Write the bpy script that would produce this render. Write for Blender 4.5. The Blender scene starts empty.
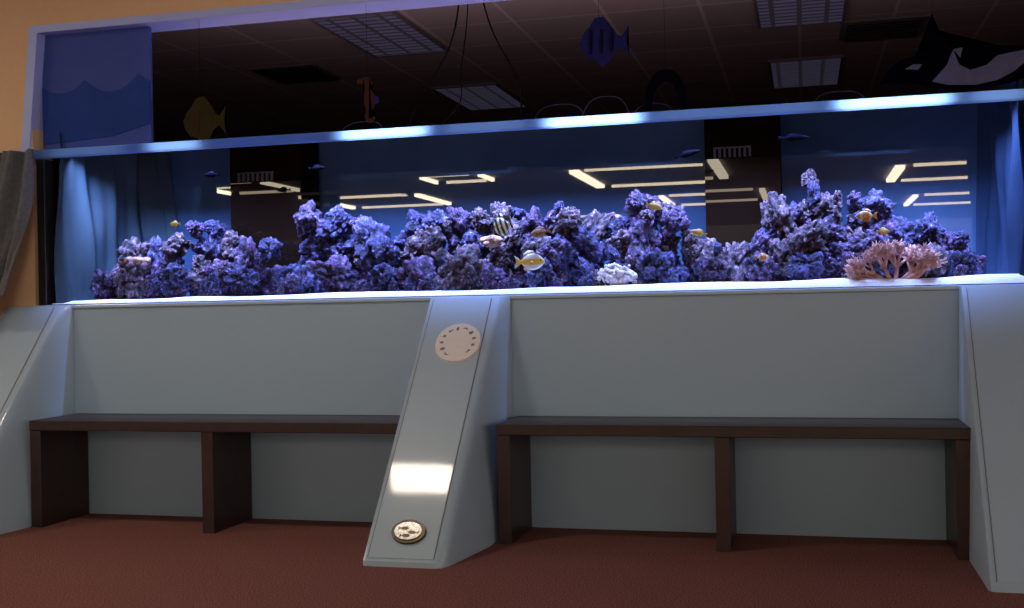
import bpy, bmesh, math, random
from mathutils import Vector, Matrix, noise
random.seed(7)
S = bpy.context.scene
COL = S.collection
S.view_settings.view_transform = 'Standard'

# ---------------------------------------------------------------- materials
def mat(name, color, rough=0.5, metal=0.0, spec=0.5, coat=0.0, noise_scale=None, color2=None,
        bump=0.0, bump_scale=None, emis=None, emis_s=0.0, detail=4, lo=0.35, hi=0.65, coat_r=0.06):
    m = bpy.data.materials.new(name); m.use_nodes = True
    nt = m.node_tree; b = nt.nodes['Principled BSDF']
    b.inputs['Base Color'].default_value = (*color, 1)
    b.inputs['Roughness'].default_value = rough
    b.inputs['Metallic'].default_value = metal
    b.inputs['Specular IOR Level'].default_value = spec
    b.inputs['Coat Weight'].default_value = coat
    b.inputs['Coat Roughness'].default_value = coat_r
    tc = nt.nodes.new('ShaderNodeTexCoord')
    if noise_scale:
        n = nt.nodes.new('ShaderNodeTexNoise'); n.inputs['Scale'].default_value = noise_scale
        n.inputs['Detail'].default_value = detail
        nt.links.new(tc.outputs['Object'], n.inputs['Vector'])
        r = nt.nodes.new('ShaderNodeValToRGB')
        r.color_ramp.elements[0].position = lo; r.color_ramp.elements[1].position = hi
        r.color_ramp.elements[0].color = (*color, 1)
        r.color_ramp.elements[1].color = (*(color2 or color), 1)
        nt.links.new(n.outputs['Fac'], r.inputs['Fac'])
        nt.links.new(r.outputs['Color'], b.inputs['Base Color'])
    if bump:
        n2 = nt.nodes.new('ShaderNodeTexNoise'); n2.inputs['Scale'].default_value = bump_scale or 50
        n2.inputs['Detail'].default_value = 5
        nt.links.new(tc.outputs['Object'], n2.inputs['Vector'])
        bp = nt.nodes.new('ShaderNodeBump'); bp.inputs['Strength'].default_value = bump
        bp.inputs['Distance'].default_value = 0.01
        nt.links.new(n2.outputs['Fac'], bp.inputs['Height'])
        nt.links.new(bp.outputs['Normal'], b.inputs['Normal'])
    if emis:
        b.inputs['Emission Color'].default_value = (*emis, 1)
        b.inputs['Emission Strength'].default_value = emis_s
    return m

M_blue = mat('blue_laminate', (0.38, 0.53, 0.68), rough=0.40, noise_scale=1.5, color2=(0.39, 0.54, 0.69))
M_blue_shade = mat('blue_laminate_shaded', (0.28, 0.38, 0.49), rough=0.45, noise_scale=1.5, color2=(0.29, 0.39, 0.50))  # same laminate, darkened to paint in the shade under the benches
M_blue_gloss = mat('blue_gloss_panel', (0.43, 0.57, 0.69), rough=0.38, spec=0.4, coat=0.65, coat_r=0.06, noise_scale=2, color2=(0.44, 0.58, 0.70))
M_wood = mat('dark_walnut', (0.028, 0.010, 0.007), rough=0.38, noise_scale=14, color2=(0.044, 0.016, 0.012))
M_wall = mat('warm_wall_paint', (0.78, 0.50, 0.29), rough=0.8, noise_scale=30, color2=(0.80, 0.52, 0.30), bump=0.05)
M_trim = mat('lavender_trim', (0.42, 0.50, 0.95), rough=0.5, noise_scale=5, color2=(0.45, 0.53, 0.97))
M_dark = mat('dark_room_paint', (0.05, 0.035, 0.04), rough=0.8, noise_scale=2, color2=(0.055, 0.04, 0.045))
M_black = mat('black_plastic', (0.012, 0.012, 0.016), rough=0.35, noise_scale=20, color2=(0.02, 0.02, 0.026))
M_cable = mat('black_rubber', (0.006, 0.006, 0.008), rough=0.8, spec=0.05, noise_scale=20, color2=(0.01, 0.01, 0.012))
M_loop = mat('grey_cable', (0.04, 0.04, 0.06), rough=0.8, spec=0.05, noise_scale=20, color2=(0.05, 0.05, 0.07))
M_overm = mat('overflow_brown_matte', (0.004, 0.0018, 0.001), rough=1, spec=0.0, noise_scale=9, color2=(0.006, 0.003, 0.002))
M_comb = mat('comb_grey', (0.05, 0.045, 0.05), rough=.8, spec=0.1, noise_scale=9, color2=(0.06, 0.055, 0.06))
M_over = bpy.data.materials.new('overflow_brown'); M_over.use_nodes = True
nt = M_over.node_tree; nt.nodes.clear()
o = nt.nodes.new('ShaderNodeOutputMaterial'); d = nt.nodes.new('ShaderNodeBsdfDiffuse'); g = nt.nodes.new('ShaderNodeBsdfGlossy')
g.inputs['Roughness'].default_value = 0.0
tcx = nt.nodes.new('ShaderNodeTexCoord'); nx = nt.nodes.new('ShaderNodeTexNoise'); nx.inputs['Scale'].default_value = 9
rx = nt.nodes.new('ShaderNodeValToRGB'); rx.color_ramp.elements[0].color = (0.004, 0.0018, 0.001, 1); rx.color_ramp.elements[1].color = (0.006, 0.003, 0.002, 1)
nt.links.new(tcx.outputs['Object'], nx.inputs['Vector']); nt.links.new(nx.outputs['Fac'], rx.inputs['Fac']); nt.links.new(rx.outputs[0], d.inputs['Color'])
x = nt.nodes.new('ShaderNodeMixShader'); x.inputs[0].default_value = 0.018
nt.links.new(d.outputs[0], x.inputs[1]); nt.links.new(g.outputs[0], x.inputs[2]); nt.links.new(x.outputs[0], o.inputs[0])
M_sand = mat('white_sand', (0.85, 0.86, 0.9), rough=0.9, noise_scale=160, color2=(0.98, 0.98, 1.0), bump=0.4, bump_scale=220)
M_cloth = mat('grey_cloth', (0.12, 0.125, 0.14), rough=0.9, noise_scale=60, color2=(0.155, 0.16, 0.175), bump=0.3, bump_scale=300)
M_white = mat('white_plaque', (0.92, 0.88, 0.86), rough=0.5, noise_scale=40, color2=(0.95, 0.91, 0.89))
M_ink = mat('grey_ink', (0.20, 0.18, 0.18), rough=0.6, noise_scale=30, color2=(0.24, 0.22, 0.22))
M_brass = mat('brass', (0.07, 0.055, 0.04), rough=0.35, metal=1, noise_scale=20, color2=(0.12, 0.10, 0.07))
M_silver = mat('steel', (0.50, 0.49, 0.47), rough=0.25, metal=1, noise_scale=90, color2=(0.28, 0.27, 0.26))
M_white_em = mat('lamp_diffuser', (0.9, 0.9, 0.9), emis=(1, 0.88, 0.64), emis_s=26)
M_white_dim = mat('lamp_tube_dim', (0.9, 0.9, 0.9), emis=(1, 0.82, 0.56), emis_s=14)
M_frame = mat('fixture_metal', (0.12, 0.11, 0.13), rough=0.5, noise_scale=8, color2=(0.15, 0.14, 0.16))

# carpet
M_carpet = bpy.data.materials.new('carpet'); M_carpet.use_nodes = True
nt = M_carpet.node_tree; b = nt.nodes['Principled BSDF']; b.inputs['Roughness'].default_value = 0.95
b.inputs['Specular IOR Level'].default_value = 0.1
tc = nt.nodes.new('ShaderNodeTexCoord')
n = nt.nodes.new('ShaderNodeTexNoise'); n.inputs['Scale'].default_value = 190; n.inputs['Detail'].default_value = 2
nt.links.new(tc.outputs['Object'], n.inputs['Vector'])
r = nt.nodes.new('ShaderNodeValToRGB'); r.color_ramp.elements[0].position = 0.34; r.color_ramp.elements[1].position = 0.68
r.color_ramp.elements[0].color = (0.12, 0.045, 0.040, 1); r.color_ramp.elements[1].color = (0.48, 0.205, 0.170, 1)
nt.links.new(n.outputs['Fac'], r.inputs['Fac']); nt.links.new(r.outputs[0], b.inputs['Base Color'])
bp = nt.nodes.new('ShaderNodeBump'); bp.inputs['Strength'].default_value = 0.25; bp.inputs['Distance'].default_value = 0.004
nt.links.new(n.outputs['Fac'], bp.inputs['Height']); nt.links.new(bp.outputs[0], b.inputs['Normal'])

# ceiling tiles
M_ceil = bpy.data.materials.new('ceiling_tiles'); M_ceil.use_nodes = True
nt = M_ceil.node_tree; b = nt.nodes['Principled BSDF']; b.inputs['Roughness'].default_value = 0.9
tc = nt.nodes.new('ShaderNodeTexCoord')
br = nt.nodes.new('ShaderNodeTexBrick'); br.offset = 0; br.inputs['Scale'].default_value = 1
br.inputs['Brick Width'].default_value = 0.6; br.inputs['Row Height'].default_value = 0.6
br.inputs['Mortar Size'].default_value = 0.012
br.inputs['Color1'].default_value = (0.32, 0.26, 0.27, 1); br.inputs['Color2'].default_value = (0.28, 0.23, 0.25, 1)
br.inputs['Mortar'].default_value = (0.44, 0.38, 0.40, 1)
nt.links.new(tc.outputs['Object'], br.inputs['Vector']); nt.links.new(br.outputs[0], b.inputs['Base Color'])

# louvre fixture, faint glow put into its emission
M_louvre = bpy.data.materials.new('louvre'); M_louvre.use_nodes = True
nt = M_louvre.node_tree; b = nt.nodes['Principled BSDF']
tc = nt.nodes.new('ShaderNodeTexCoord')
br = nt.nodes.new('ShaderNodeTexBrick'); br.offset = 0; br.inputs['Scale'].default_value = 1
br.inputs['Brick Width'].default_value = 0.17; br.inputs['Row Height'].default_value = 0.085
br.inputs['Mortar Size'].default_value = 0.016
br.inputs['Color1'].default_value = (0.18, 0.17, 0.30, 1); br.inputs['Color2'].default_value = (0.15, 0.14, 0.26, 1)
br.inputs['Mortar'].default_value = (0.07, 0.06, 0.09, 1)
nt.links.new(tc.outputs['Object'], br.inputs['Vector']); nt.links.new(br.outputs[0], b.inputs['Base Color'])
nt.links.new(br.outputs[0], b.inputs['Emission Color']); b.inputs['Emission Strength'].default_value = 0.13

# rock
def rock_mat(name, c0, c1, c2, c3, sc):
    m = bpy.data.materials.new(name); m.use_nodes = True
    nt = m.node_tree; b = nt.nodes['Principled BSDF']; b.inputs['Roughness'].default_value = 0.85
    tc = nt.nodes.new('ShaderNodeTexCoord')
    n = nt.nodes.new('ShaderNodeTexNoise'); n.inputs['Scale'].default_value = sc; n.inputs['Detail'].default_value = 5
    n.inputs['Roughness'].default_value = 0.65
    nt.links.new(tc.outputs['Object'], n.inputs['Vector'])
    r = nt.nodes.new('ShaderNodeValToRGB'); e = r.color_ramp.elements
    e[0].position = 0.42; e[0].color = (*c0, 1); e[1].position = 0.74; e[1].color = (*c3, 1)
    x = e.new(0.52); x.color = (*c1, 1); x = e.new(0.63); x.color = (*c2, 1)
    nt.links.new(n.outputs['Fac'], r.inputs['Fac'])
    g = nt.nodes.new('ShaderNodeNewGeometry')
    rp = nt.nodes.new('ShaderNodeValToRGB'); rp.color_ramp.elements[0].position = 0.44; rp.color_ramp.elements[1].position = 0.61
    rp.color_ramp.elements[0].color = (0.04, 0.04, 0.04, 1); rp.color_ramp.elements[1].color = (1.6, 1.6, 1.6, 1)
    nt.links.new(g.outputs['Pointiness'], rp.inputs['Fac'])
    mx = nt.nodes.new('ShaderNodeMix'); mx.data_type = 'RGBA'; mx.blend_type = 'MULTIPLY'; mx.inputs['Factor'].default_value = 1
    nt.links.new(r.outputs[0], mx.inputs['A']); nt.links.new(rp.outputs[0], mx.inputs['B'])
    nt.links.new(mx.outputs['Result'], b.inputs['Base Color'])
    bp = nt.nodes.new('ShaderNodeBump'); bp.inputs['Strength'].default_value = 0.7; bp.inputs['Distance'].default_value = 0.07
    nt.links.new(n.outputs['Fac'], bp.inputs['Height']); nt.links.new(bp.outputs[0], b.inputs['Normal'])
    return m
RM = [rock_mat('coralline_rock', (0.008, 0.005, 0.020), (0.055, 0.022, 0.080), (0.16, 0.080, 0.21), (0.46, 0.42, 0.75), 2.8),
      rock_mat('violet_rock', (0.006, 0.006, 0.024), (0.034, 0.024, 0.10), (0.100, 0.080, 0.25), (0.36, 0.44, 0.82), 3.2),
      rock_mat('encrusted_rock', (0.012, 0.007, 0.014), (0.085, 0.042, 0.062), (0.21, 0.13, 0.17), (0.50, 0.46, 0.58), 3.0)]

M_back = mat('blue_backing', (0.022, 0.044, 0.090), rough=0.7, noise_scale=1.3, color2=(0.042, 0.078, 0.142), spec=0.0, coat=1.0, coat_r=0.0, lo=.3, hi=.7)
M_backm = mat('blue_backing_matte', (0.022, 0.044, 0.090), rough=0.8, noise_scale=1.3, color2=(0.042, 0.078, 0.142), spec=0.0, lo=.3, hi=.7)
M_side = mat('teal_backing', (0.036, 0.056, 0.070), rough=0.8, noise_scale=4, color2=(0.050, 0.072, 0.088), spec=0.0)
M_side2 = mat('navy_backing', (0.014, 0.026, 0.052), rough=0.8, noise_scale=4, color2=(0.022, 0.036, 0.07), spec=0.0)
# frosted acrylic rim
M_rim = bpy.data.materials.new('frosted_acrylic'); M_rim.use_nodes = True
nt = M_rim.node_tree; nt.nodes.clear()
o = nt.nodes.new('ShaderNodeOutputMaterial'); d = nt.nodes.new('ShaderNodeBsdfDiffuse'); t = nt.nodes.new('ShaderNodeBsdfTranslucent')
d.inputs['Color'].default_value = (0.12, 0.25, 0.75, 1); t.inputs['Color'].default_value = (0.50, 0.70, 1, 1)
x = nt.nodes.new('ShaderNodeMixShader'); x.inputs[0].default_value = 0.6
nt.links.new(d.outputs[0], x.inputs[1]); nt.links.new(t.outputs[0], x.inputs[2]); nt.links.new(x.outputs[0], o.inputs[0])

# ---------------------------------------------------------------- helpers
def obj_from_bm(name, bm, m, smooth=False):
    me = bpy.data.meshes.new(name); bmesh.ops.recalc_face_normals(bm, faces=bm.faces); bm.to_mesh(me); bm.free()
    if smooth:
        for p in me.polygons: p.use_smooth = True
    if m: me.materials.append(m)
    ob = bpy.data.objects.new(name, me); COL.objects.link(ob); return ob

def add_box(bm, x0, x1, y0, y1, z0, z1):
    v = [bm.verts.new((x, y, z)) for x in (x0, x1) for y in (y0, y1) for z in (z0, z1)]
    for f in ((0, 1, 3, 2), (4, 6, 7, 5), (0, 4, 5, 1), (2, 3, 7, 6), (0, 2, 6, 4), (1, 5, 7, 3)):
        bm.faces.new([v[i] for i in f])

def box(name, x0, x1, y0, y1, z0, z1, m, bevel=0.0):
    bm = bmesh.new(); add_box(bm, x0, x1, y0, y1, z0, z1)
    if bevel:
        bmesh.ops.bevel(bm, geom=list(bm.edges), offset=bevel, segments=2, affect='EDGES', profile=0.5)
    return obj_from_bm(name, bm, m)

def boxes(name, lst, m):
    bm = bmesh.new()
    for q in lst: add_box(bm, *q)
    return obj_from_bm(name, bm, m)

def empty(name, loc):
    e = bpy.data.objects.new(name, None); e.location = loc; e.empty_display_size = 0.1; COL.objects.link(e)
    return e
def child(ob, par):
    ob.parent = par
    ob.matrix_parent_inverse = Matrix.Translation(-par.location)
    return ob
def top(ob, label, cat, group=None):
    ob['label'] = label; ob['category'] = cat
    if group: ob['group'] = group
    return ob
def struct(ob):
    ob['kind'] = 'structure'; return ob

# ---------------------------------------------------------------- room shell
struct(box('floor', -16, 6, -22, 9, -0.1, 0.0, M_carpet))
struct(box('ceiling', -16, 6, -22, 9, 2.8, 2.9, M_ceil))
wb_ = struct(boxes('wall_back', [(-16, -3.60, 0.0, 0.15, 0, 2.8), (-3.60, 2.2, 0.0, 0.15, 2.345, 2.8),
                           (2.2, 6, 0.0, 0.15, 0, 2.8)], M_wall))
struct(boxes('wall_rear', [(-16, 6, 8.9, 9.0, 0, 2.8)], M_dark))
struct(boxes('wall_left', [(-12, -11.9, 0.15, 8.9, 0, 2.8)], M_dark))
struct(boxes('wall_right', [(5.9, 6, 0.15, 8.9, 0, 2.8)], M_dark))
# opening trim
bm = bmesh.new()
def prism(bm, pts, y0, y1):
    a = [bm.verts.new((p[0], y0, p[1])) for p in pts]; c = [bm.verts.new((p[0], y1, p[1])) for p in pts]
    bm.faces.new(a); bm.faces.new(c[::-1])
    n = len(pts)
    for i in range(n): bm.faces.new((a[i], a[(i + 1) % n], c[(i + 1) % n], c[i]))
prism(bm, [(-3.66, 1.70), (-3.615, 1.70), (-3.555, 2.310), (-3.60, 2.345)], -0.012, 0.16)
struct(obj_from_bm('trim_1', bm, M_trim))
bm = bmesh.new(); prism(bm, [(-3.60, 2.345), (-3.555, 2.310), (2.2, 2.310), (2.2, 2.345)], -0.012, 0.16)
struct(obj_from_bm('trim_2', bm, M_trim))

# ---------------------------------------------------------------- stand
st = empty('aquarium_stand', (-1.4, 0.0, 0))
top(st, 'long pale blue laminate stand carrying the aquarium', 'cabinet')
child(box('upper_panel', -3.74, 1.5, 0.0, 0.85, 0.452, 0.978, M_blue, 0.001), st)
child(box('lower_panel', -3.74, 1.5, 0.0, 0.85, 0.0, 0.451, M_blue_shade, 0.001), st)
child(box('cap_rail', -3.60, 1.5, -0.010, 0.87, 0.979, 0.997, M_blue_gloss, 0.004), st)

# ---------------------------------------------------------------- buttresses
def buttress(dx, signs=False, label=''):
    e = empty('support_buttress', (-1.42 + dx, -0.4, 0))
    top(e, label, 'support')
    bm = bmesh.new(); rows = []
    zs = [0.0, 0.02, 0.1, 0.2, 0.3, 0.4, 0.5, 0.6, 0.7, 0.8, 0.88, 0.94, 0.975, 0.993]
    def prof(z):
        y = -0.79 * (1 - z) - 0.03
        if z < 0.02: y = -0.79 * 0.98 - 0.03
        return y
    def xl(z): return -1.609 + 0.026 * z
    def xr(z): return -1.317 + 0.030 * z
    for z in zs:
        yf = prof(z); c = min(0.40, max(0.02, -yf - 0.022)); pts = [(xl(z), -0.002), (xl(z), yf + 0.02), (xl(z) + 0.006, yf + 0.006), (xl(z) + 0.02, yf)]
        pts.append((xr(z) - 0.01, yf))
        wx = -1.225 - xr(z)
        for k in range(0, 11):
            t = k / 10
            if t < .4:      # rounded front corner
                a = t / .4 * 1.15; px = .42 * math.sin(a) / math.sin(1.15); py = .14 * (1 - math.cos(a)) / (1 - math.cos(1.15))
            else:           # nearly straight flank
                q = (t - .4) / .6; px = .42 + .58 * q; py = .14 + .86 * q
            pts.append((xr(z) + wx * px, yf + c * py + 0.002))
        pts.append((-1.225, -0.002))
        rows.append([bm.verts.new((p[0] + dx, p[1], z)) for p in pts])
    for a, c in zip(rows, rows[1:]):
        for i in range(len(a)):
            j = (i + 1) % len(a); bm.faces.new((a[i], a[j], c[j], c[i]))
    bm.faces.new(rows[0]); bm.faces.new(rows[-1][::-1])
    bo = obj_from_bm('buttress_body', bm, M_blue_gloss, True)
    mod = bo.modifiers.new('es', 'EDGE_SPLIT'); mod.split_angle = math.radians(32)
    child(bo, e)
    # raised face plate
    bm = bmesh.new()
    th = 0.003
    def P(z, x, off):
        y = -0.79 * (1 - z) - 0.03
        return (x + dx, y - off * 0.785, z + off * 0.62)
    z0, z1 = 0.03, 0.985
    q = [(z0, xl(z0) + 0.026), (z0, xr(z0) - 0.014), (z1, xr(z1) - 0.014), (z1, xl(z1) + 0.026)]
    a = [bm.verts.new(P(z, x, 0.0005)) for z, x in q]; c = [bm.verts.new(P(z, x, th)) for z, x in q]
    bm.faces.new(c); bm.faces.new(a[::-1])
    for i in range(4): bm.faces.new((a[i], a[(i + 1) % 4], c[(i + 1) % 4], c[i]))
    child(obj_from_bm('face_plate', bm, M_blue_gloss), e)
    # thin gaskets beside the plate
    for q in ([(z0, xl(z0) + 0.022), (z0, xl(z0) + 0.0245), (z1, xl(z1) + 0.0245), (z1, xl(z1) + 0.022)],
              [(z0, xr(z0) - 0.0125), (z0, xr(z0) - 0.009), (z1, xr(z1) - 0.009), (z1, xr(z1) - 0.0125)]):
        bm = bmesh.new(); bm.faces.new([bm.verts.new(P(z, x, 0.0015)) for z, x in q])
        child(obj_from_bm('seam_gasket', bm, M_ink), e)
    if signs:
        def frame(z, x):  # matrix on the sloped face
            o_ = Vector(P(z, x, th)); X = Vector((1, 0, 0)); Yv = Vector((0, 0.62, 0.785)); N = Vector((0, -0.785, 0.62))
            return Matrix(((X.x, Yv.x, N.x, o_.x), (X.y, Yv.y, N.y, o_.y), (X.z, Yv.z, N.z, o_.z), (0, 0, 0, 1)))
        def disc(name, mtx, r, h, m, h0=0.0, sy=1.0):
            bm = bmesh.new()
            bmesh.ops.create_cone(bm, cap_ends=True, segments=64, radius1=r, radius2=r * 0.97, depth=h, matrix=mtx @ Matrix.Translation((0, 0, h0 + h / 2)) @ Matrix.Diagonal((1, sy, 1, 1)))
            ob = obj_from_bm(name, bm, m); child(ob, e); return ob
        F = frame(0.795, -1.405)
        d = disc('plaque_disc', F, 0.100, 0.012, M_white); d['label'] = 'round white plaque with a ring of small symbols'
        def sub(ob):
            ob.parent = d; ob.matrix_parent_inverse = Matrix.Identity(4); return ob
        SY = [  # little sea-life style emblems: fish, star, drop, anchor, crescent, arrow
            [(-.9, 0), (-.3, .45), (.3, .3), (.6, .1), (1, .5), (1, -.5), (.6, -.1), (.3, -.3), (-.3, -.45)],
            [(math.cos(a * math.pi / 5 + .3) * (1 if a % 2 else .4), math.sin(a * math.pi / 5 + .3) * (1 if a % 2 else .4)) for a in range(10)],
            [(0, 1), (.5, .1), (.45, -.5), (0, -.8), (-.45, -.5), (-.5, .1)],
            [(-.8, -.5), (-.2, -.5), (-.2, -1), (.2, -1), (.2, -.5), (.8, -.5), (.3, .9), (-.3, .9)],
            [(-.8, .4), (0, .8), (.8, .4), (.9, -.3), (.5, 0), (0, .2), (-.5, 0), (-.9, -.3)],
            [(-.3, -.9), (.3, -.9), (.3, 0), (.8, 0), (0, .9), (-.8, 0), (-.3, 0)]]
        for k in range(11):
            t = k / 13 * 2 * math.pi - 0.70
            c_ = Vector((0.070 * math.cos(t), 0.070 * math.sin(t), 0.0125)); bm = bmesh.new()
            ca, sa = math.cos(t - 1.57), math.sin(t - 1.57)
            bm.faces.new([bm.verts.new(F @ (c_ + 0.0115 * Vector((px * ca - py * sa, px * sa + py * ca, 0)))) for px, py in SY[k % 6]])
            bmesh.ops.triangulate(bm, faces=bm.faces)
            sub(obj_from_bm('emblem_mark', bm, M_ink))
        G = frame(0.112, -1.443)
        d2 = disc('badge_rim', G, 0.068, 0.012, M_brass, 0, .72); d2['label'] = 'dark brass rimmed oval badge'
        disc('badge_centre', G, 0.055, 0.004, M_silver, 0.0122, .68)
        for cx, cy, sx in ((-0.016, 0.010, 1), (0.020, -0.006, -1), (-0.006, -0.020, 1)):
            bm = bmesh.new()
            pts = [(0.02, 0), (0.01, 0.007), (-0.008, 0.005), (-0.014, 0.0), (-0.024, 0.008), (-0.021, 0), (-0.024, -0.008), (-0.014, -0.001), (-0.008, -0.006), (0.01, -0.007)]
            bm.faces.new([bm.verts.new(G @ Vector((cx + sx * p[0], cy + p[1], 0.0168))) for p in pts])
            child(obj_from_bm('badge_relief', bm, M_brass), e)
    return e
buttress(0, True, 'sloping glossy pale blue buttress with white plaque and brass badge')
buttress(-2.165, False, 'sloping glossy pale blue buttress beside the grey drape')
buttress(2.165, False, 'sloping glossy pale blue buttress with narrow side seam')

# ---------------------------------------------------------------- benches
def bench(x0, x1, xs, label):
    e = empty('bench', ((x0 + x1) / 2, -0.18, 0)); top(e, label, 'bench', 'dark wood benches along the stand')
    child(box('seat', x0, x1, -0.355, -0.004, 0.435, 0.478, M_wood, 0.003), e)
    w = 0.055
    for xa, ya in xs:
        child(box('leg', xa, xa + w, ya, -0.006, 0.0, 0.4345, M_wood, 0.002), e)
# this bench is carried by the buttress at one end, with a short set-back leg there
bench(-3.375, -1.612, ((-3.375, -.350), (-2.521, -.350), (-1.668, -.10)), 'long low dark brown wooden bench beside the drape end')
bench(-1.205, 0.572, ((-1.205, -.350), (-.344, -.350), (.517, -.350)), 'long low dark brown wooden bench with three slab legs')

# ---------------------------------------------------------------- aquarium
ZB, ZR = 0.997, 1.703
aq = empty('aquarium', (-1.33, 0.37, ZB)); top(aq, 'very long glass reef aquarium with glowing blue top rim', 'aquarium')
AX0, AX1 = -3.53, 0.88
child(box('tank_floor', AX0, AX1, 0.0, 0.76, ZB, ZB + 0.004, M_black), aq)
child(box('back_panel', AX0, AX1, 0.745, 0.76, ZB + .004, 1.650, M_back), aq)
child(box('back_header', AX0, AX1, 0.745, 0.76, 1.650, 1.85, M_backm), aq)
def side_sheet(x, s, m, wide):
    bm = bmesh.new(); rows = []
    for i in range(121):
        t = i / 120; row = []
        for j in range(21):
            zz = j / 20; z = ZB + 0.006 + (1.83 - ZB) * zz
            f = 0.012 * math.sin(t * 30 + 2.2 * zz) + 0.012 * math.sin(t * 13 - 6 * zz) + 0.006 * math.sin(t * 61 + z * 4)
            if t < 0.7:
                y = 0.014 + 0.68 * t / 0.7; xx = 0.04 + f + 0.05 * t
            else:
                q = (t - 0.7) / 0.3; y = 0.70 + 0.035 * q + f * 0.9 * (1 - q); xx = 0.08 + f * (1 - q) + wide * q * (1.15 - 0.5 * zz)
            if z > 1.69: y = max(y, .03)
            row.append(bm.verts.new((x + s * xx, min(y, 0.742), z)))
        rows.append(row)
    for a, c in zip(rows, rows[1:]):
        for j in range(20): bm.faces.new((a[j], c[j], c[j + 1], a[j + 1]))
    child(obj_from_bm('side_sheet', bm, m, True), aq)
side_sheet(AX0, 1, M_side, 0.20); side_sheet(AX1, -1, M_side2, 0.05)
child(box('end_post', -3.575, AX0 - 0.001, -0.01, 0.06, ZB, 1.70, M_black, 0.003), aq)
child(box('end_post', AX1 + 0.001, AX1 + 0.04, -0.01, 0.06, ZB, 1.70, M_black, 0.003), aq)
bm = bmesh.new()   # rim: open-backed frosted channel
pr = [(0.024, ZR + .004), (-0.016, ZR + .004), (-0.020, ZR + .008), (-0.020, 1.741), (-0.016, 1.745), (0.024, 1.745)]
L_ = [bm.verts.new((-3.585, y, z)) for y, z in pr]; R_ = [bm.verts.new((AX1 + .04, y, z)) for y, z in pr]
for i in range(len(pr) - 1): bm.faces.new((L_[i], L_[i + 1], R_[i + 1], R_[i]))
bm.faces.new(L_); bm.faces.new(R_[::-1])
rim = child(obj_from_bm('top_rim', bm, M_rim), aq)
rim['label'] = 'thick frosted acrylic rim glowing pale blue'
def overflow(x0, x1):
    bm = bmesh.new(); add_box(bm, x0, x1, 0.50, 0.72, ZB + 0.006, 1.60)
    ob = child(obj_from_bm('overflow_box', bm, M_over), aq); ob['label'] = 'dark brown slotted overflow column'
    ob = child(box('overflow_weir', x0, x1, 0.50, 0.72, 1.60, 1.85, M_overm), aq); ob['label'] = 'dark brown weir at the column top'
    bm = bmesh.new()
    n = 7; w = (x1 - x0) * .5 / (2 * n + 1); xs = x0 + (x1 - x0) * .12
    for i in range(n + 1):
        add_box(bm, xs + 2 * i * w, xs + (2 * i + 1) * w, 0.490, 0.499, 1.605, 1.645)
    add_box(bm, xs, xs + (2 * n + 1) * w, 0.490, 0.499, 1.645, 1.652)
    child(obj_from_bm('weir_comb', bm, M_comb), aq)
overflow(-2.82, -2.43); overflow(-0.43, -0.095)

def area(name, loc, size, sy, power, color, rot=(0, 0, 0), spread=180):
    l = bpy.data.lights.new(name, 'AREA'); l.shape = 'RECTANGLE'; l.size = size; l.size_y = sy; l.energy = power; l.color = color
    l.spread = math.radians(spread)
    o = bpy.data.objects.new(name, l); o.location = loc; o.rotation_euler = rot; COL.objects.link(o); return o
for i, x in enumerate((-3.06, -2.19, -1.32, -0.45, 0.42)):
    e = empty('aquarium_light', (x, 0.11, 1.75)); top(e, 'slim black LED bar bracketed to the tank rim', 'light', 'light bars on the aquarium')
    child(box('lamp_housing', x - 0.41, x + 0.41, 0.072, 0.15, 1.752, 1.762, M_black, 0.002), e)
    for xx in (x - .39, x + .39):
        child(box('lamp_bracket', xx - .006, xx + .006, 0.026, 0.074, 1.746, 1.752, M_black), e)
    child(area('led_panel', (x, 0.112, 1.7475), 0.78, 0.05, 33, (0.29, 0.43, 1.0), rot=(math.radians(26), 0, 0), spread=88), e)
for x0, x1, p in ((-1.98, -1.60, .50), (-1.04, -0.66, .60), (0.15, 0.55, .55), (-3.5, -3.1, .02), (-2.95, -2.7, .10), (-1.5, -1.14, .03), (-0.58, 0.08, .05), (.64, .86, .04)):  # lamps added out of sight to brighten stretches of the rim
    e = empty('rim_fill', ((x0 + x1) / 2, 0.07, 1.70)); top(e, 'short unseen strip added to make the frosted tank rim glow', 'light', 'added glow strips behind the rim')
    child(box('rim_fill_housing', x0, x1, .055, .063, 1.716, 1.740, M_black), e)
    child(area('rim_fill_lamp', ((x0 + x1) / 2, .054, 1.728), x1 - x0, 0.022, p, (0.60, 0.77, 1.0), (math.radians(-90), 0, 0), spread=110), e)

# sand
bm = bmesh.new(); rows = []
for i in range(221):
    x = AX0 + 0.02 + (AX1 - AX0 - 0.04) * i / 220; row = [bm.verts.new((x, 0.000, ZB + 0.001)), bm.verts.new((x, 0.006, ZB + 0.008))]
    for j in range(13):
        y = 0.03 + 0.66 * j / 12
        row.append(bm.verts.new((x, y, 1.016 + 0.010 * noise.noise(Vector((x * 3, y * 4, 0))) + 0.010 * (x + 1.4) / 2.2 + (0.010 if j else -0.002))))
    rows.append(row)
for a, c in zip(rows, rows[1:]):
    for j in range(14): bm.faces.new((a[j], c[j], c[j + 1], a[j + 1]))
sd = obj_from_bm('sand', bm, M_sand, True); top(sd, 'bed of bright white sand along the aquarium bottom', 'sand'); sd['kind'] = 'stuff'

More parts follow.
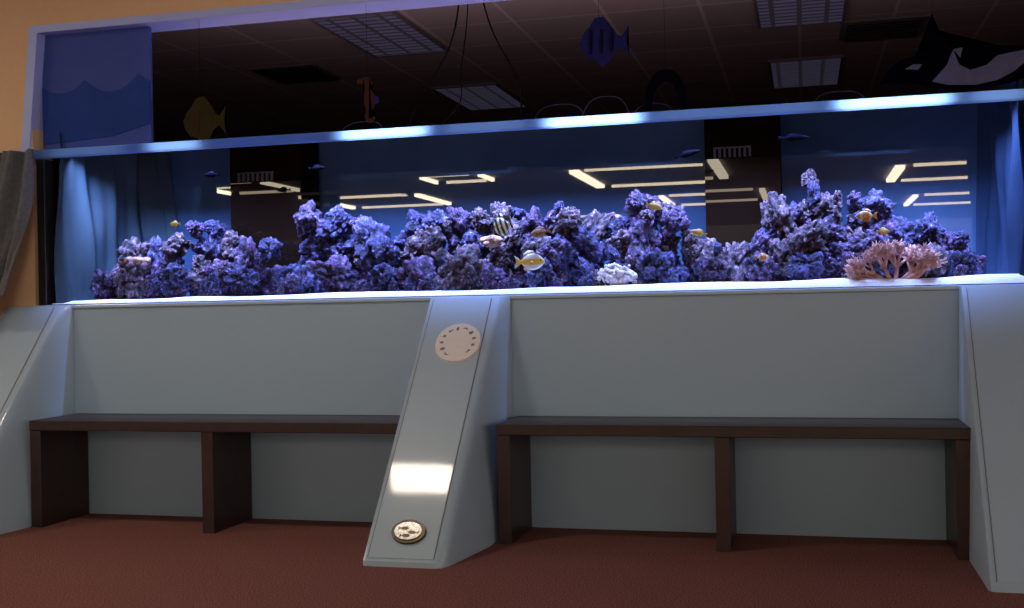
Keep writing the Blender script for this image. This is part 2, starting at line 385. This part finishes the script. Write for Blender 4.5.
# ---------------------------------------------------------------- rocks
def rock_mesh(seed, m):
    off = Vector((seed * 7.3, seed * 3.1, seed * 1.7))
    bm = bmesh.new(); bmesh.ops.create_icosphere(bm, subdivisions=5, radius=1)
    for v in bm.verts:
        p = v.co.copy()
        d1 = noise.voronoi(p * 1.4 + off)[0][0]
        d2 = noise.voronoi(p * 3.2 + off)[0][0]
        d3 = noise.voronoi(p * 7.0 + off)[0][0]
        d = 0.93 + 0.44 * noise.noise(p * 1.2 + off) + 0.45 * (0.45 - d1) + 0.32 * (0.3 - d2) + 0.20 * (0.3 - d3) + 0.07 * noise.noise(p * 9 + off) + 0.05 * noise.noise(p * 18 + off)
        v.co = p * max(d, 0.25)
    me = bpy.data.meshes.new('live_rock'); bm.to_mesh(me); bm.free()
    for p in me.polygons: p.use_smooth = True
    me.materials.append(m); return me
RMESH = [rock_mesh(i + 1, RM[i % 3]) for i in range(15)]
PX = [(-3.46, 1.12), (-3.35, 1.22), (-3.19, 1.32), (-3.02, 1.35), (-2.88, 1.42), (-2.77, 1.41), (-2.72, 1.22), (-2.62, 1.29), (-2.5, 1.31),
      (-2.42, 1.17), (-2.36, 1.46), (-2.26, 1.48), (-2.16, 1.43), (-2.0, 1.38), (-1.86, 1.30), (-1.76, 1.42), (-1.55, 1.41), (-1.45, 1.42),
      (-1.26, 1.42), (-1.16, 1.36), (-1.06, 1.41), (-.98, 1.42), (-.88, 1.335), (-.79, 1.355), (-.7, 1.46), (-.61, 1.46), (-.53, 1.37),
      (-.44, 1.20), (-.23, 1.20), (-.14, 1.30), (-.08, 1.49), (-.013, 1.53), (.07, 1.49), (.11, 1.41), (.23, 1.39), (.31, 1.41), (.39, 1.30),
      (.51, 1.30), (.63, 1.21), (.70, 1.14), (.76, 1.07)]
def prof(x):
    for (a, za), (b_, zb) in zip(PX, PX[1:]):
        if a <= x <= b_: return za + (zb - za) * (x - a) / (b_ - a)
    return 1.05
cnt = 0
random.seed(11)
rlabels = {0: 'rough pink and violet coralline live rock piled on sand', 1: 'craggy deep violet live rock in the reef pile', 2: 'pale encrusted brownish purple live rock in the reef'}
def rock(x, y, z, r):
    global cnt
    k = random.randrange(15); ob = bpy.data.objects.new('live_rock', RMESH[k]); COL.objects.link(ob)
    ob.location = (x, y, z); ob.rotation_euler = [random.uniform(0, 6.28) for _ in range(3)]
    ob.scale = (r * random.uniform(0.95, 1.4), r * random.uniform(0.85, 1.2), r * random.uniform(0.75, 1.05))
    top(ob, rlabels[k % 3], 'rock', 'live rocks in the aquarium reef'); cnt += 1
x = -3.38
while x < 0.74:
    t = prof(x); h = t - 1.03
    r = min(random.uniform(0.060, 0.115), max(0.035, h * 0.5))
    z = 1.04 + r * 0.6
    while z + r * 1.55 < t:
        rock(x + random.uniform(-.03, .03), 0.36 + random.uniform(-.07, .06), z, r * 1.0)
        z += r * 1.3; r = min(0.105, max(0.045, r * random.uniform(0.7, 1.15)))
    rock(x, 0.34 + random.uniform(-.05, .05), t - r * 0.9, r * .92)
    x += max(0.075, r * 1.3)
x = -3.36
while x < 0.72:
    t = prof(x); r = random.uniform(0.05, 0.11); r = min(r, (t - 1.03) * 0.45)
    if r > 0.03:
        rock(x, 0.19 + random.uniform(-.04, .04), 1.032 + r * 0.7, r)
        if random.random() < 0.40 and t > 1.3:
            rock(x + random.uniform(-.05, .05), 0.24, 1.032 + r * 2.1, r * 0.85)
    x += random.uniform(0.13, 0.27)
# rubble and knobs lodged on the pile
for k in range(40):
    x = random.uniform(-3.3, .66); t = prof(x); r = random.uniform(.022, .042)
    z = random.choice([1.030 + r * .5, random.uniform(1.08, max(1.1, t - .05)), t - r * .5]); y = .13 + .05 * random.random() if z < 1.1 else (.22 + .06 * random.random() if z < t - .06 else .30)
    rock(x, y, z, r)
print('ROCKS', cnt)

# ---------------------------------------------------------------- corals
M_pink = mat('pink_coral', (0.52, 0.27, 0.24), rough=0.8, noise_scale=40, color2=(0.76, 0.46, 0.40), bump=0.4, bump_scale=120)
M_anem = mat('white_anemone', (0.42, 0.36, 0.35), rough=0.6, noise_scale=30, color2=(0.56, 0.48, 0.46))
M_tan = mat('tan_coral', (0.20, 0.09, 0.06), rough=0.8, noise_scale=50, color2=(0.32, 0.20, 0.14), bump=0.6, bump_scale=90)
def tube(bm, a, b_, r0, r1, n=6):
    d = (b_ - a); L = d.length
    if L < 1e-5: return
    q = d.to_track_quat('Z', 'Y').to_matrix().to_4x4()
    bmesh.ops.create_cone(bm, cap_ends=True, segments=n, radius1=r0, radius2=r1, depth=L, matrix=Matrix.Translation((a + b_) / 2) @ q)
def branchy(bm, p, d, L, r, lv):
    e_ = p + d * L; tube(bm, p, e_, r, r * 0.72)
    if lv == 0:
        for _ in range(8):
            v = Vector((random.uniform(-1, 1), random.uniform(-1, 1), random.uniform(-.5, 1))).normalized()
            tube(bm, e_, e_ + v * L * 0.65, r * 0.9, r * 0.2, 5)
        return
    for _ in range(5):
        v = (d + Vector((random.uniform(-1, 1), random.uniform(-.8, .8), random.uniform(-.6, .6))) * 1.0).normalized()
        branchy(bm, e_, v, L * random.uniform(0.6, 0.95), r * 0.66, lv - 1)
random.seed(5)
bm = bmesh.new()
for dx_ in (-1.3, -0.8, -0.3, 0.1, 0.5, 0.9, 1.4):
    branchy(bm, Vector((0.35 + dx_ * .035, 0.085, 1.015)), Vector((dx_, random.uniform(-.1, .1), random.uniform(.35, .8))).normalized(), 0.062, 0.010, 2)
top(obj_from_bm('branching_coral', bm, M_pink, True), 'peachy pink branching soft coral standing on the sand', 'coral')
bm = bmesh.new()
for _ in range(220):
    v = Vector((random.uniform(-1, 1), random.uniform(-1, .8), random.uniform(-.3, 1))).normalized() * random.uniform(.75, 1.08)
    lump = 1 + .35 * noise.noise(v * 2.6)
    c2 = Vector((-0.79 + v.x * .078 * lump, .14 + v.y * .045, 1.066 + v.z * .046 * lump))
    bmesh.ops.create_icosphere(bm, subdivisions=1, radius=random.uniform(.006, .013), matrix=Matrix.Translation(c2))
bmesh.ops.create_icosphere(bm, subdivisions=2, radius=.05, matrix=Matrix.Translation((-0.79, .14, 1.062)) @ Matrix.Diagonal((1.3, .85, .8, 1)))
top(obj_from_bm('anemone', bm, M_anem, True), 'white bubble tipped anemone at the foot of the rocks', 'anemone')
def plate(x, y, z, r, label):
    bm = bmesh.new()
    for _ in range(14):
        a = random.uniform(0, 6.28); q = r * math.sqrt(random.random()); rr = random.uniform(.012, .024)
        c = Vector((x + q * math.cos(a), y + q * math.sin(a) * .6, z + .01 * random.random() - .15 * q))
        bmesh.ops.create_icosphere(bm, subdivisions=3, radius=rr, matrix=Matrix.Translation(c) @ Matrix.Diagonal((1, 1, .8, 1)))
    for v in bm.verts: v.co += Vector((1, 1, 1)) * .006 * noise.noise(v.co * 90)
    bmesh.ops.create_icosphere(bm, subdivisions=3, radius=r * .9, matrix=Matrix.Translation((x, y, z - .018)) @ Matrix.Diagonal((1, .7, .35, 1)))
    ob = obj_from_bm('lobed_coral', bm, M_tan, True)
    top(ob, label, 'coral')
plate(-3.19, 0.20, 1.21, 0.065, 'brownish lobed coral cluster resting on low rocks')
plate(-1.36, 0.20, 1.25, 0.050, 'brown lobed coral cluster jutting from the rocks')

# ---------------------------------------------------------------- fish
def stripe_mat(name, ca, cb, scale, axis='X', thr=0.5):
    m = bpy.data.materials.new(name); m.use_nodes = True
    nt = m.node_tree; b = nt.nodes['Principled BSDF']; b.inputs['Roughness'].default_value = 0.35
    tc = nt.nodes.new('ShaderNodeTexCoord'); w = nt.nodes.new('ShaderNodeTexWave'); w.bands_direction = axis
    w.inputs['Scale'].default_value = scale; w.inputs['Distortion'].default_value = 0.6
    nt.links.new(tc.outputs['Object'], w.inputs['Vector'])
    r = nt.nodes.new('ShaderNodeValToRGB'); r.color_ramp.elements[0].position = thr - .06; r.color_ramp.elements[1].position = thr + .06
    r.color_ramp.elements[0].color = (*ca, 1); r.color_ramp.elements[1].color = (*cb, 1)
    nt.links.new(w.outputs['Fac'], r.inputs['Fac']); nt.links.new(r.outputs[0], b.inputs['Base Color'])
    return m
M_eye = mat('fish_eye', (0.01, 0.01, 0.01), rough=0.1, noise_scale=5, color2=(0.02, 0.02, 0.02))
def fish(x, y, z, L, H, m, rz, label, tilt=0.0):
    bm = bmesh.new(); rows = []
    prof_ = [(0.50, .03, .03), (0.46, .14, .09), (0.38, .28, .16), (0.25, .43, .22), (0.08, .50, .22), (-0.08, .44, .17), (-0.22, .28, .10),
             (-0.31, .12, .05), (-0.36, .10, .03), (-0.43, .24, .012), (-0.50, .36, .006)]
    for px, h, w in prof_:
        fork = 0.05 if px < -0.45 else 0
        rows.append([bm.verts.new(((px - (0.05 * abs(math.sin(k / 16 * 2 * math.pi)) if fork else 0)) * L, w * H * math.cos(k / 16 * 2 * math.pi), h * H * math.sin(k / 16 * 2 * math.pi))) for k in range(16)])
    for a, c in zip(rows, rows[1:]):
        for k in range(16): bm.faces.new((a[k], a[(k + 1) % 16], c[(k + 1) % 16], c[k]))
    bm.faces.new(rows[0]); bm.faces.new(rows[-1][::-1])
    def fin(pts, yy=0.0, th=0.01):
        a = [bm.verts.new((p[0] * L, yy * H - th * H, p[1] * H)) for p in pts]; c = [bm.verts.new((p[0] * L, yy * H + th * H, p[1] * H)) for p in pts]
        bm.faces.new(a); bm.faces.new(c[::-1])
        for i in range(len(pts)): bm.faces.new((a[i], a[(i + 1) % len(pts)], c[(i + 1) % len(pts)], c[i]))
    fin([(0.22, .40), (0.10, .66), (-0.10, .66), (-0.25, .46), (-0.24, .22), (0, .42)])
    fin([(0.05, -.42), (-0.06, -.62), (-0.24, -.44), (-0.23, -.22)])
    for sgn in (-1, 1): fin([(0.16, -.04), (0.02, .05), (0.0, -.12), (0.14, -.12)], sgn * 0.235)
    ob = obj_from_bm('fish', bm, m, True); ob.location = (x, y, z); ob.rotation_euler = (0, tilt, rz)
    top(ob, label, 'fish')
    bm = bmesh.new()
    for sgn in (-1, 1): bmesh.ops.create_icosphere(bm, subdivisions=2, radius=H * .05, matrix=Matrix.Translation((0.37 * L, sgn * .135 * H, .07 * H)))
    ey = obj_from_bm('fish_eye', bm, M_eye, True); ey.parent = ob
M_f1 = stripe_mat('striped_fish_skin', (0.02, 0.02, 0.02), (0.7, 0.68, 0.5), 16)
M_f2 = mat('yellow_fish_skin', (0.50, 0.30, 0.04), rough=0.5, noise_scale=20, color2=(0.6, 0.42, 0.1))
M_f3 = stripe_mat('clown_fish_skin', (0.50, 0.20, 0.04), (0.55, 0.5, 0.45), 9, thr=0.8)
M_f4 = mat('dark_fish_skin', (0.003, 0.003, 0.006), rough=0.9, spec=0.0, noise_scale=10, color2=(0.006, 0.005, 0.012))
M_f5 = stripe_mat('silver_yellow_fish_skin', (0.75, 0.5, 0.1), (0.65, 0.65, 0.6), 5, axis='Z', thr=0.35)
fish(-1.272, .06, 1.30, .085, .085, M_f1, math.pi, 'black and white banded fish above the rocks', 0.3)
fish(-1.150, .06, 1.14, .125, .075, M_f5, 0.1, 'silver fish with yellow belly swimming near the sand')
fish(-1.105, .06, 1.265, .09, .04, M_tan, math.pi, 'small tan fish hovering in front of the rocks', 0.2)
fish(-0.61, .07, 1.36, .07, .03, M_f2, 0.2, 'small yellow fish beside the upper rocks', 0.3)
fish(-0.425, .07, 1.24, .065, .028, M_f2, math.pi + .2, 'small yellow fish in the gap between rocks', -0.3)
fish(0.245, .07, 1.285, .08, .045, M_f3, math.pi, 'orange and white fish by the tall rocks')
fish(0.31, .07, 1.22, .05, .025, M_f2, 0.1, 'small yellow fish above the pink coral')
fish(-0.165, .07, 1.13, .06, .028, M_f3, 0.3, 'small orange fish low in front of rocks')
fish(-0.03, .12, 1.625, .12, .024, M_f4, 0.1, 'slender dark fish just under the tank rim')
fish(-0.47, .12, 1.580, .11, .024, M_f4, 0.1, 'slender dark fish swimming near the surface', -0.25)
fish(-2.71, .12, 1.600, .08, .025, M_f4, math.pi, 'dark fish high in front of the overflow column')
fish(-2.17, .12, 1.605, .08, .022, M_f4, 0.0, 'small dark fish high in the open water')
fish(-2.88, .07, 1.37, .055, .022, M_f2, math.pi, 'small yellow fish near the end rocks')

# ---------------------------------------------------------------- drape
bm = bmesh.new(); rows = []
for i in range(140):
    u = i / 139; row = []
    for j in range(70):
        v = j / 69
        z = 1.735 - v * (0.72 + 0.14 * (1 - u) + 0.03 * math.sin(u * 17))
        sp = -3.505 - (1 - u) * (0.68)
        xx = sp - 0.06 * v * v - 0.02 * v + 0.008 * math.sin(v * 8 + u * 5)
        ph = u * 34 + v * 9 * (1 - u)
        y = -0.085 - 0.034 * math.sin(ph) - 0.018 * math.sin(ph * 2.3 + v * 6) - 0.10 * v - 0.05 * max(0, v - 0.8) * 4 * (0.5 + 0.5 * math.sin(u * 9))
        row.append(bm.verts.new((xx, y, z)))
    rows.append(row)
for a, c in zip(rows, rows[1:]):
    for j in range(69): bm.faces.new((a[j], c[j], c[j + 1], a[j + 1]))
dr = obj_from_bm('drape', bm, M_cloth, True); dr.modifiers.new('s', 'SOLIDIFY').thickness = 0.006
top(dr, 'grey brown cloth drape hanging at the tank end', 'drape')

# ---------------------------------------------------------------- painted wave panel
M_wv1 = mat('lavender_panel', (0.055, 0.085, 0.32), rough=0.7, noise_scale=4, color2=(0.065, 0.098, 0.36), spec=.1)
M_wv2 = mat('blue_wave_paint', (0.020, 0.052, 0.26), rough=0.7, noise_scale=4, color2=(0.026, 0.062, 0.30), spec=.1)
e = empty('wave_panel', (-3.27, 0.06, 1.746)); top(e, 'lavender painted panel with scalloped blue waves', 'mural')
child(box('panel_board', -3.575, -2.985, 0.05, 0.07, 1.7465, 2.3095, M_wv1), e)
pts = [(-3.573, 1.78)]
for k in range(41):
    t = k / 40; pts.append((-3.573 + 0.586 * t, 2.10 - 0.07 * abs(math.sin(t * math.pi * 2.0 + 0.6)) ** 0.8 - 0.02 * math.sin(3 * t)))
pts += [(-2.987, 1.85), (-3.2, 1.80)]
bm = bmesh.new(); prism(bm, pts, 0.044, 0.0495); bmesh.ops.triangulate(bm, faces=[f for f in bm.faces if len(f.verts) > 4])
wv = child(obj_from_bm('painted_wave', bm, M_wv2), e)

# flat cutouts hung in the opening
def cut(name, pts, m, y0=0.010, y1=0.0155):
    bm = bmesh.new(); prism(bm, pts, y0, y1); bmesh.ops.triangulate(bm, faces=[f for f in bm.faces if len(f.verts) > 4]); return obj_from_bm(name, bm, m)
def shift(pts, x, z, s=1, sx=1): return [(x + p[0] * s * sx, z + p[1] * s) for p in pts]
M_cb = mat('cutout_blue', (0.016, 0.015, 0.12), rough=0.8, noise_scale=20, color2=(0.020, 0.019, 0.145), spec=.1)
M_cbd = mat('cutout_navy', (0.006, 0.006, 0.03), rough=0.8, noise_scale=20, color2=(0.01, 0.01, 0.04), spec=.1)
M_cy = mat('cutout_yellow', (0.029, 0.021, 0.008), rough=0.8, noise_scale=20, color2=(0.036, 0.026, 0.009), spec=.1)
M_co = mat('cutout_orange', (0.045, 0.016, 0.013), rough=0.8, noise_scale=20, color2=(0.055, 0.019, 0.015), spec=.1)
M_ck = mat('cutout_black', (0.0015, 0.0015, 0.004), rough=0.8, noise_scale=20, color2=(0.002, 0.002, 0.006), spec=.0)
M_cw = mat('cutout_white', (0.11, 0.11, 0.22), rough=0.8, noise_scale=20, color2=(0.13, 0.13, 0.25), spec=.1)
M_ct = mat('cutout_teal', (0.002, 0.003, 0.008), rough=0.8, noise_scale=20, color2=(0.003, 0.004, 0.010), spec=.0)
fp = [(-.5, .02), (-.42, .2), (-.3, .32), (-.18, .5), (.0, .52), (.14, .34), (.26, .14), (.36, .1), (.5, .3), (.46, .0), (.5, -.3), (.34, -.1), (.2, -.2), (.1, -.4), (-.05, -.48), (-.15, -.36), (-.34, -.3), (-.46, -.14)]
def rods(e, *xz):
    for x, z in xz: child(box('hanging_rod', x - .0005, x + .0005, 0.011, 0.0125, z, 2.3095, M_cable), e)
e = empty('fish_cutout', (-.8, .013, 2.05)); top(e, 'flat blue painted fish cutout with striped flanks', 'decoration')
child(cut('cutout_body', shift(fp, -.80, 2.055, .21), M_cb), e); rods(e, (-.82, 2.13))
for q in ((-.06, .1), (-.015, .06), (.03, -.02)):
    child(cut('painted_stripe', shift([(0, .16), (.03, .15), (.01, 0), (.02, -.1), (-.01, -.1), (-.02, 0)], -.80 + q[0], 2.05, .4), M_cbd, .0075, .0095), e)
e = empty('fish_cutout', (-2.7, .013, 1.83)); top(e, 'flat yellow painted fish cutout above the tank', 'decoration')
child(cut('cutout_body', shift(fp, -2.68, 1.835, .22), M_cy), e); rods(e, (-2.7, 1.92))
child(cut('painted_stripe', shift([(0, .2), (.05, .2), (.03, -.2), (-.02, -.2)], -2.72, 1.835, .3), M_co, .0075, .0095), e)
e = empty('seahorse_cutout', (-1.87, .013, 1.88)); top(e, 'flat orange painted seahorse cutout with blue crest', 'decoration')
sh = [(-.25, .42), (-.1, .5), (.05, .48), (.12, .36), (.06, .24), (.16, .1), (.2, -.05), (.14, -.2), (.04, -.3), (.02, -.42), (.1, -.44), (.12, -.38), (.18, -.42), (.12, -.52), (-.02, -.52), (-.08, -.4), (-.04, -.22), (-.1, -.08), (-.08, .1), (-.06, .26), (-.1, .34), (-.25, .36)]
child(cut('cutout_body', shift(sh, -1.87, 1.885, .2), M_co), e); rods(e, (-1.87, 1.97))
child(cut('painted_fin', shift([(0, .1), (.1, .08), (.12, -.08), (.02, -.1)], -1.84, 1.88, .2), M_cb, .0075, .0095), e)
arch = []
for k in range(15):
    t = math.pi * k / 14; arch.append((-.5 * math.cos(t), -.45 + .95 * math.sin(t) ** .8))
for k in range(15):
    t = math.pi * (1 - k / 14); arch.append((-.32 * math.cos(t) , -.45 + .66 * math.sin(t)))
e = empty('arch_cutout', (-.55, .013, 1.76)); top(e, 'flat dark teal arched sea creature cutout', 'decoration')
child(cut('cutout_body', shift(arch, -.545, 1.835, .18), M_ct), e); rods(e, (-.545, 1.9))
e = empty('orca_cutout', (.6, .013, 1.75)); top(e, 'flat black and white painted orca cutout', 'decoration')
oc = [(.30, 1.80), (.33, 1.85), (.38, 1.89), (.44, 1.905), (.475, 1.92), (.485, 2.02), (.505, 2.065), (.53, 2.0), (.575, 1.925), (.66, 1.935), (.76, 1.92), (.86, 1.915), (.95, 1.95), (.97, 1.90), (.93, 1.85), (.87, 1.80),
      (.78, 1.775), (.66, 1.765), (.60, 1.755), (.52, 1.77), (.46, 1.79), (.38, 1.80)]
child(cut('cutout_body', oc, M_ck), e); rods(e, (.505, 2.03), (.9, 1.91))
child(cut('painted_belly', [(.50, 1.80), (.555, 1.86), (.58, 1.92), (.615, 1.925), (.60, 1.86), (.64, 1.835), (.70, 1.85), (.74, 1.885), (.84, 1.90), (.86, 1.87), (.80, 1.82), (.74, 1.79), (.66, 1.776), (.56, 1.782)], M_cw, .0075, .0095), e)
child(cut('painted_eye_patch', [(.40, 1.855), (.43, 1.872), (.465, 1.87), (.45, 1.85)], M_cw, .0075, .0095), e)

# ---------------------------------------------------------------- back room ceiling fixtures
def troffer(x0, x1, y0, y1):
    e = empty('ceiling_troffer', ((x0 + x1) / 2, (y0 + y1) / 2, 2.79)); top(e, 'dim bluish louvred ceiling light panel', 'ceiling light', 'louvred ceiling panels')
    f = 0.02
    child(boxes('fixture_frame', [(x0 - f, x0, y0 - f, y1 + f, 2.78, 2.7995), (x1, x1 + f, y0 - f, y1 + f, 2.78, 2.7995),
                                  (x0, x1, y0 - f, y0, 2.78, 2.7995), (x0, x1, y1, y1 + f, 2.78, 2.7995)], M_frame), e)
    child(box('louvre_panel', x0, x1, y0, y1, 2.785, 2.7995, M_louvre), e)
for q in ((-2.98, -2.45, 1.9, 3.0), (-2.98, -2.45, 4.3, 5.4), (-.25, .27, 1.95, 3.05), (-.22, .30, 4.2, 5.3)):
    troffer(*q)
def vent(cx, cy):
    e = empty('ceiling_vent', (cx, cy, 2.79)); top(e, 'dark slatted square air vent in the ceiling', 'vent', 'ceiling vents')
    child(box('vent_plate', cx - .28, cx + .28, cy - .28, cy + .28, 2.79, 2.7995, M_frame), e)
    child(boxes('vent_slats', [(cx - .24, cx + .24, cy - .24 + k * .08, cy - .2 + k * .08, 2.778, 2.7895) for k in range(7)], M_black), e)
vent(-3.8, 3.4); vent(.55, 3.4)
e = empty('ceiling_fill', (-1.3, 1.0, 1.86)); top(e, 'unseen rose fill light added to brighten the back ceiling', 'light')  # added fill, out of view, lifts the dark back room ceiling
child(box('fill_housing', -3.4, .8, .95, 1.05, 0.0, 1.80, M_black), e)
child(area('fill_lamp', (-1.1, 1.0, 1.806), 4.4, .08, 17, (1.0, .74, .82), (math.pi, 0, 0)), e)

# hoses and cables
def cable(name, pts, r, label, m=M_cable):
    cu = bpy.data.curves.new(name, 'CURVE'); cu.dimensions = '3D'; cu.bevel_depth = r; cu.bevel_resolution = 3
    sp = cu.splines.new('NURBS'); sp.points.add(len(pts) - 1)
    for p, q in zip(sp.points, pts): p.co = (*q, 1)
    sp.use_endpoint_u = True; sp.order_u = 4; sp.resolution_u = 12
    tmp = bpy.data.objects.new('tmp', cu); COL.objects.link(tmp); bpy.context.view_layer.update()
    me = bpy.data.meshes.new_from_object(tmp.evaluated_get(bpy.context.evaluated_depsgraph_get()))
    bpy.data.objects.remove(tmp); bpy.data.curves.remove(cu)
    me.materials.clear(); me.materials.append(m)
    o_ = bpy.data.objects.new(name, me); COL.objects.link(o_); top(o_, label, 'cable', 'cables above the aquarium'); return o_
cable('power_cable', [(-1.55, .42, 2.8), (-1.54, .42, 2.37), (-1.62, .42, 2.1), (-1.75, .30, 1.92), (-1.72, .13, 1.764)], .004, 'black power cable hanging down to the tank')
cable('power_cable', [(-1.50, .42, 2.8), (-1.46, .42, 2.35), (-1.34, .42, 2.12), (-1.22, .30, 1.95), (-1.2, .13, 1.764)], .004, 'black power cable hanging down to the tank')
cable('power_cable', [(-1.52, .44, 2.8), (-1.5, .44, 2.3), (-1.62, .44, 2.0), (-1.48, .30, 1.9), (-1.58, .13, 1.764)], .003, 'black power cable hanging down to the tank')
for x, w, h in ((-1.0, .22, .06), (-.80, .2, .08), (-1.9, .2, .04), (-.6, .16, .04), (.15, .2, .04)):
    cable('looped_cable', [(x - w / 2, .012, 1.746), (x - w / 2 + .02, .03, 1.746 + h), (x, .05, 1.75 + h * 1.1), (x + w / 2 - .02, .03, 1.746 + h), (x + w / 2, .012, 1.746)], .0016, 'thin dark cable looping up from the tank rim', M_loop)

# ---------------------------------------------------------------- front room luminaires
def ring_light(x0, x1, y0, y1, w=.13, c=.055):
    e = empty('frame_luminaire', ((x0 + x1) / 2, (y0 + y1) / 2, 2.79)); top(e, 'square frame ceiling luminaire with warm glowing tubes', 'ceiling light', 'square frame luminaires')
    for a, b_ in ((x0, x0 + w), (x1 - w, x1)):
        child(box('side_tube', a, b_, y0 + .1, y1 - .1, 2.75, 2.7995, M_white_em), e)
    for a, b_ in ((y0, y0 + c), (y1 - c, y1)):
        child(box('cross_tube', x0 + w + .1, x1 - w - .1, a, b_, 2.76, 2.7995, M_white_dim), e)
ring_light(-3.1, -1.05, -11.2, -8.9)
ring_light(1.25, 3.3, -12.3, -10.2)
ring_light(-7.9, -6.0, -12.9, -11.0, .09, .045)
ring_light(-2.4, -.6, -15.1, -13.1, .09, .05)
ring_light(-8.6, -7.4, -10.2, -8.8, .05, .03)
ring_light(1.9, 3.9, -17.2, -15.0, .09, .06)
ring_light(-5.1, -3.7, -18.6, -16.8, .08, .05)
ring_light(-5.2, -4.3, -9.6, -8.7, .05, .03)
def panel_light(x, y, sx, sy, p):
    e = empty('ceiling_lamp', (x, y, 2.79)); top(e, 'recessed warm ceiling light panel', 'ceiling light', 'recessed ceiling panels')
    f = .03
    child(boxes('lamp_frame', [(x - sx / 2 - f, x - sx / 2, y - sy / 2 - f, y + sy / 2 + f, 2.775, 2.7995), (x + sx / 2, x + sx / 2 + f, y - sy / 2 - f, y + sy / 2 + f, 2.775, 2.7995),
                              (x - sx / 2, x + sx / 2, y - sy / 2 - f, y - sy / 2, 2.775, 2.7995), (x - sx / 2, x + sx / 2, y + sy / 2, y + sy / 2 + f, 2.775, 2.7995)], M_frame), e)
    child(area('lamp_panel', (x, y, 2.787), sx, sy, p, (1.0, 0.86, 0.70)), e)
panel_light(-2.37, -1.62, .42, .19, 12)
panel_light(-4.9, -1.65, .5, .4, 14)

W = bpy.data.worlds.new('world'); S.world = W; W.use_nodes = True
W.node_tree.nodes['Background'].inputs[0].default_value = (1.0, 0.88, 0.78, 1); W.node_tree.nodes['Background'].inputs[1].default_value = 0.95

# ---------------------------------------------------------------- camera
psi = math.radians(14.56); rho = math.radians(1.12); pit = math.radians(0.10)
R = Vector((math.cos(psi), math.sin(psi), 0)); F = Vector((-math.sin(psi), math.cos(psi), 0)); U = Vector((0, 0, 1))
F2 = F * math.cos(pit) + U * math.sin(pit); U2 = U * math.cos(pit) - F * math.sin(pit)
CX = R * math.cos(rho) - U2 * math.sin(rho); CY = R * math.sin(rho) + U2 * math.cos(rho); CZ = -F2
cam = bpy.data.cameras.new('camera'); co = bpy.data.objects.new('camera', cam); COL.objects.link(co)
co.matrix_world = Matrix(((CX.x, CY.x, CZ.x, 0), (CX.y, CY.y, CZ.y, -4.7), (CX.z, CY.z, CZ.z, 0.95), (0, 0, 0, 1)))
cam.lens = 39.66; cam.sensor_width = 36; cam.clip_end = 100
S.camera = co
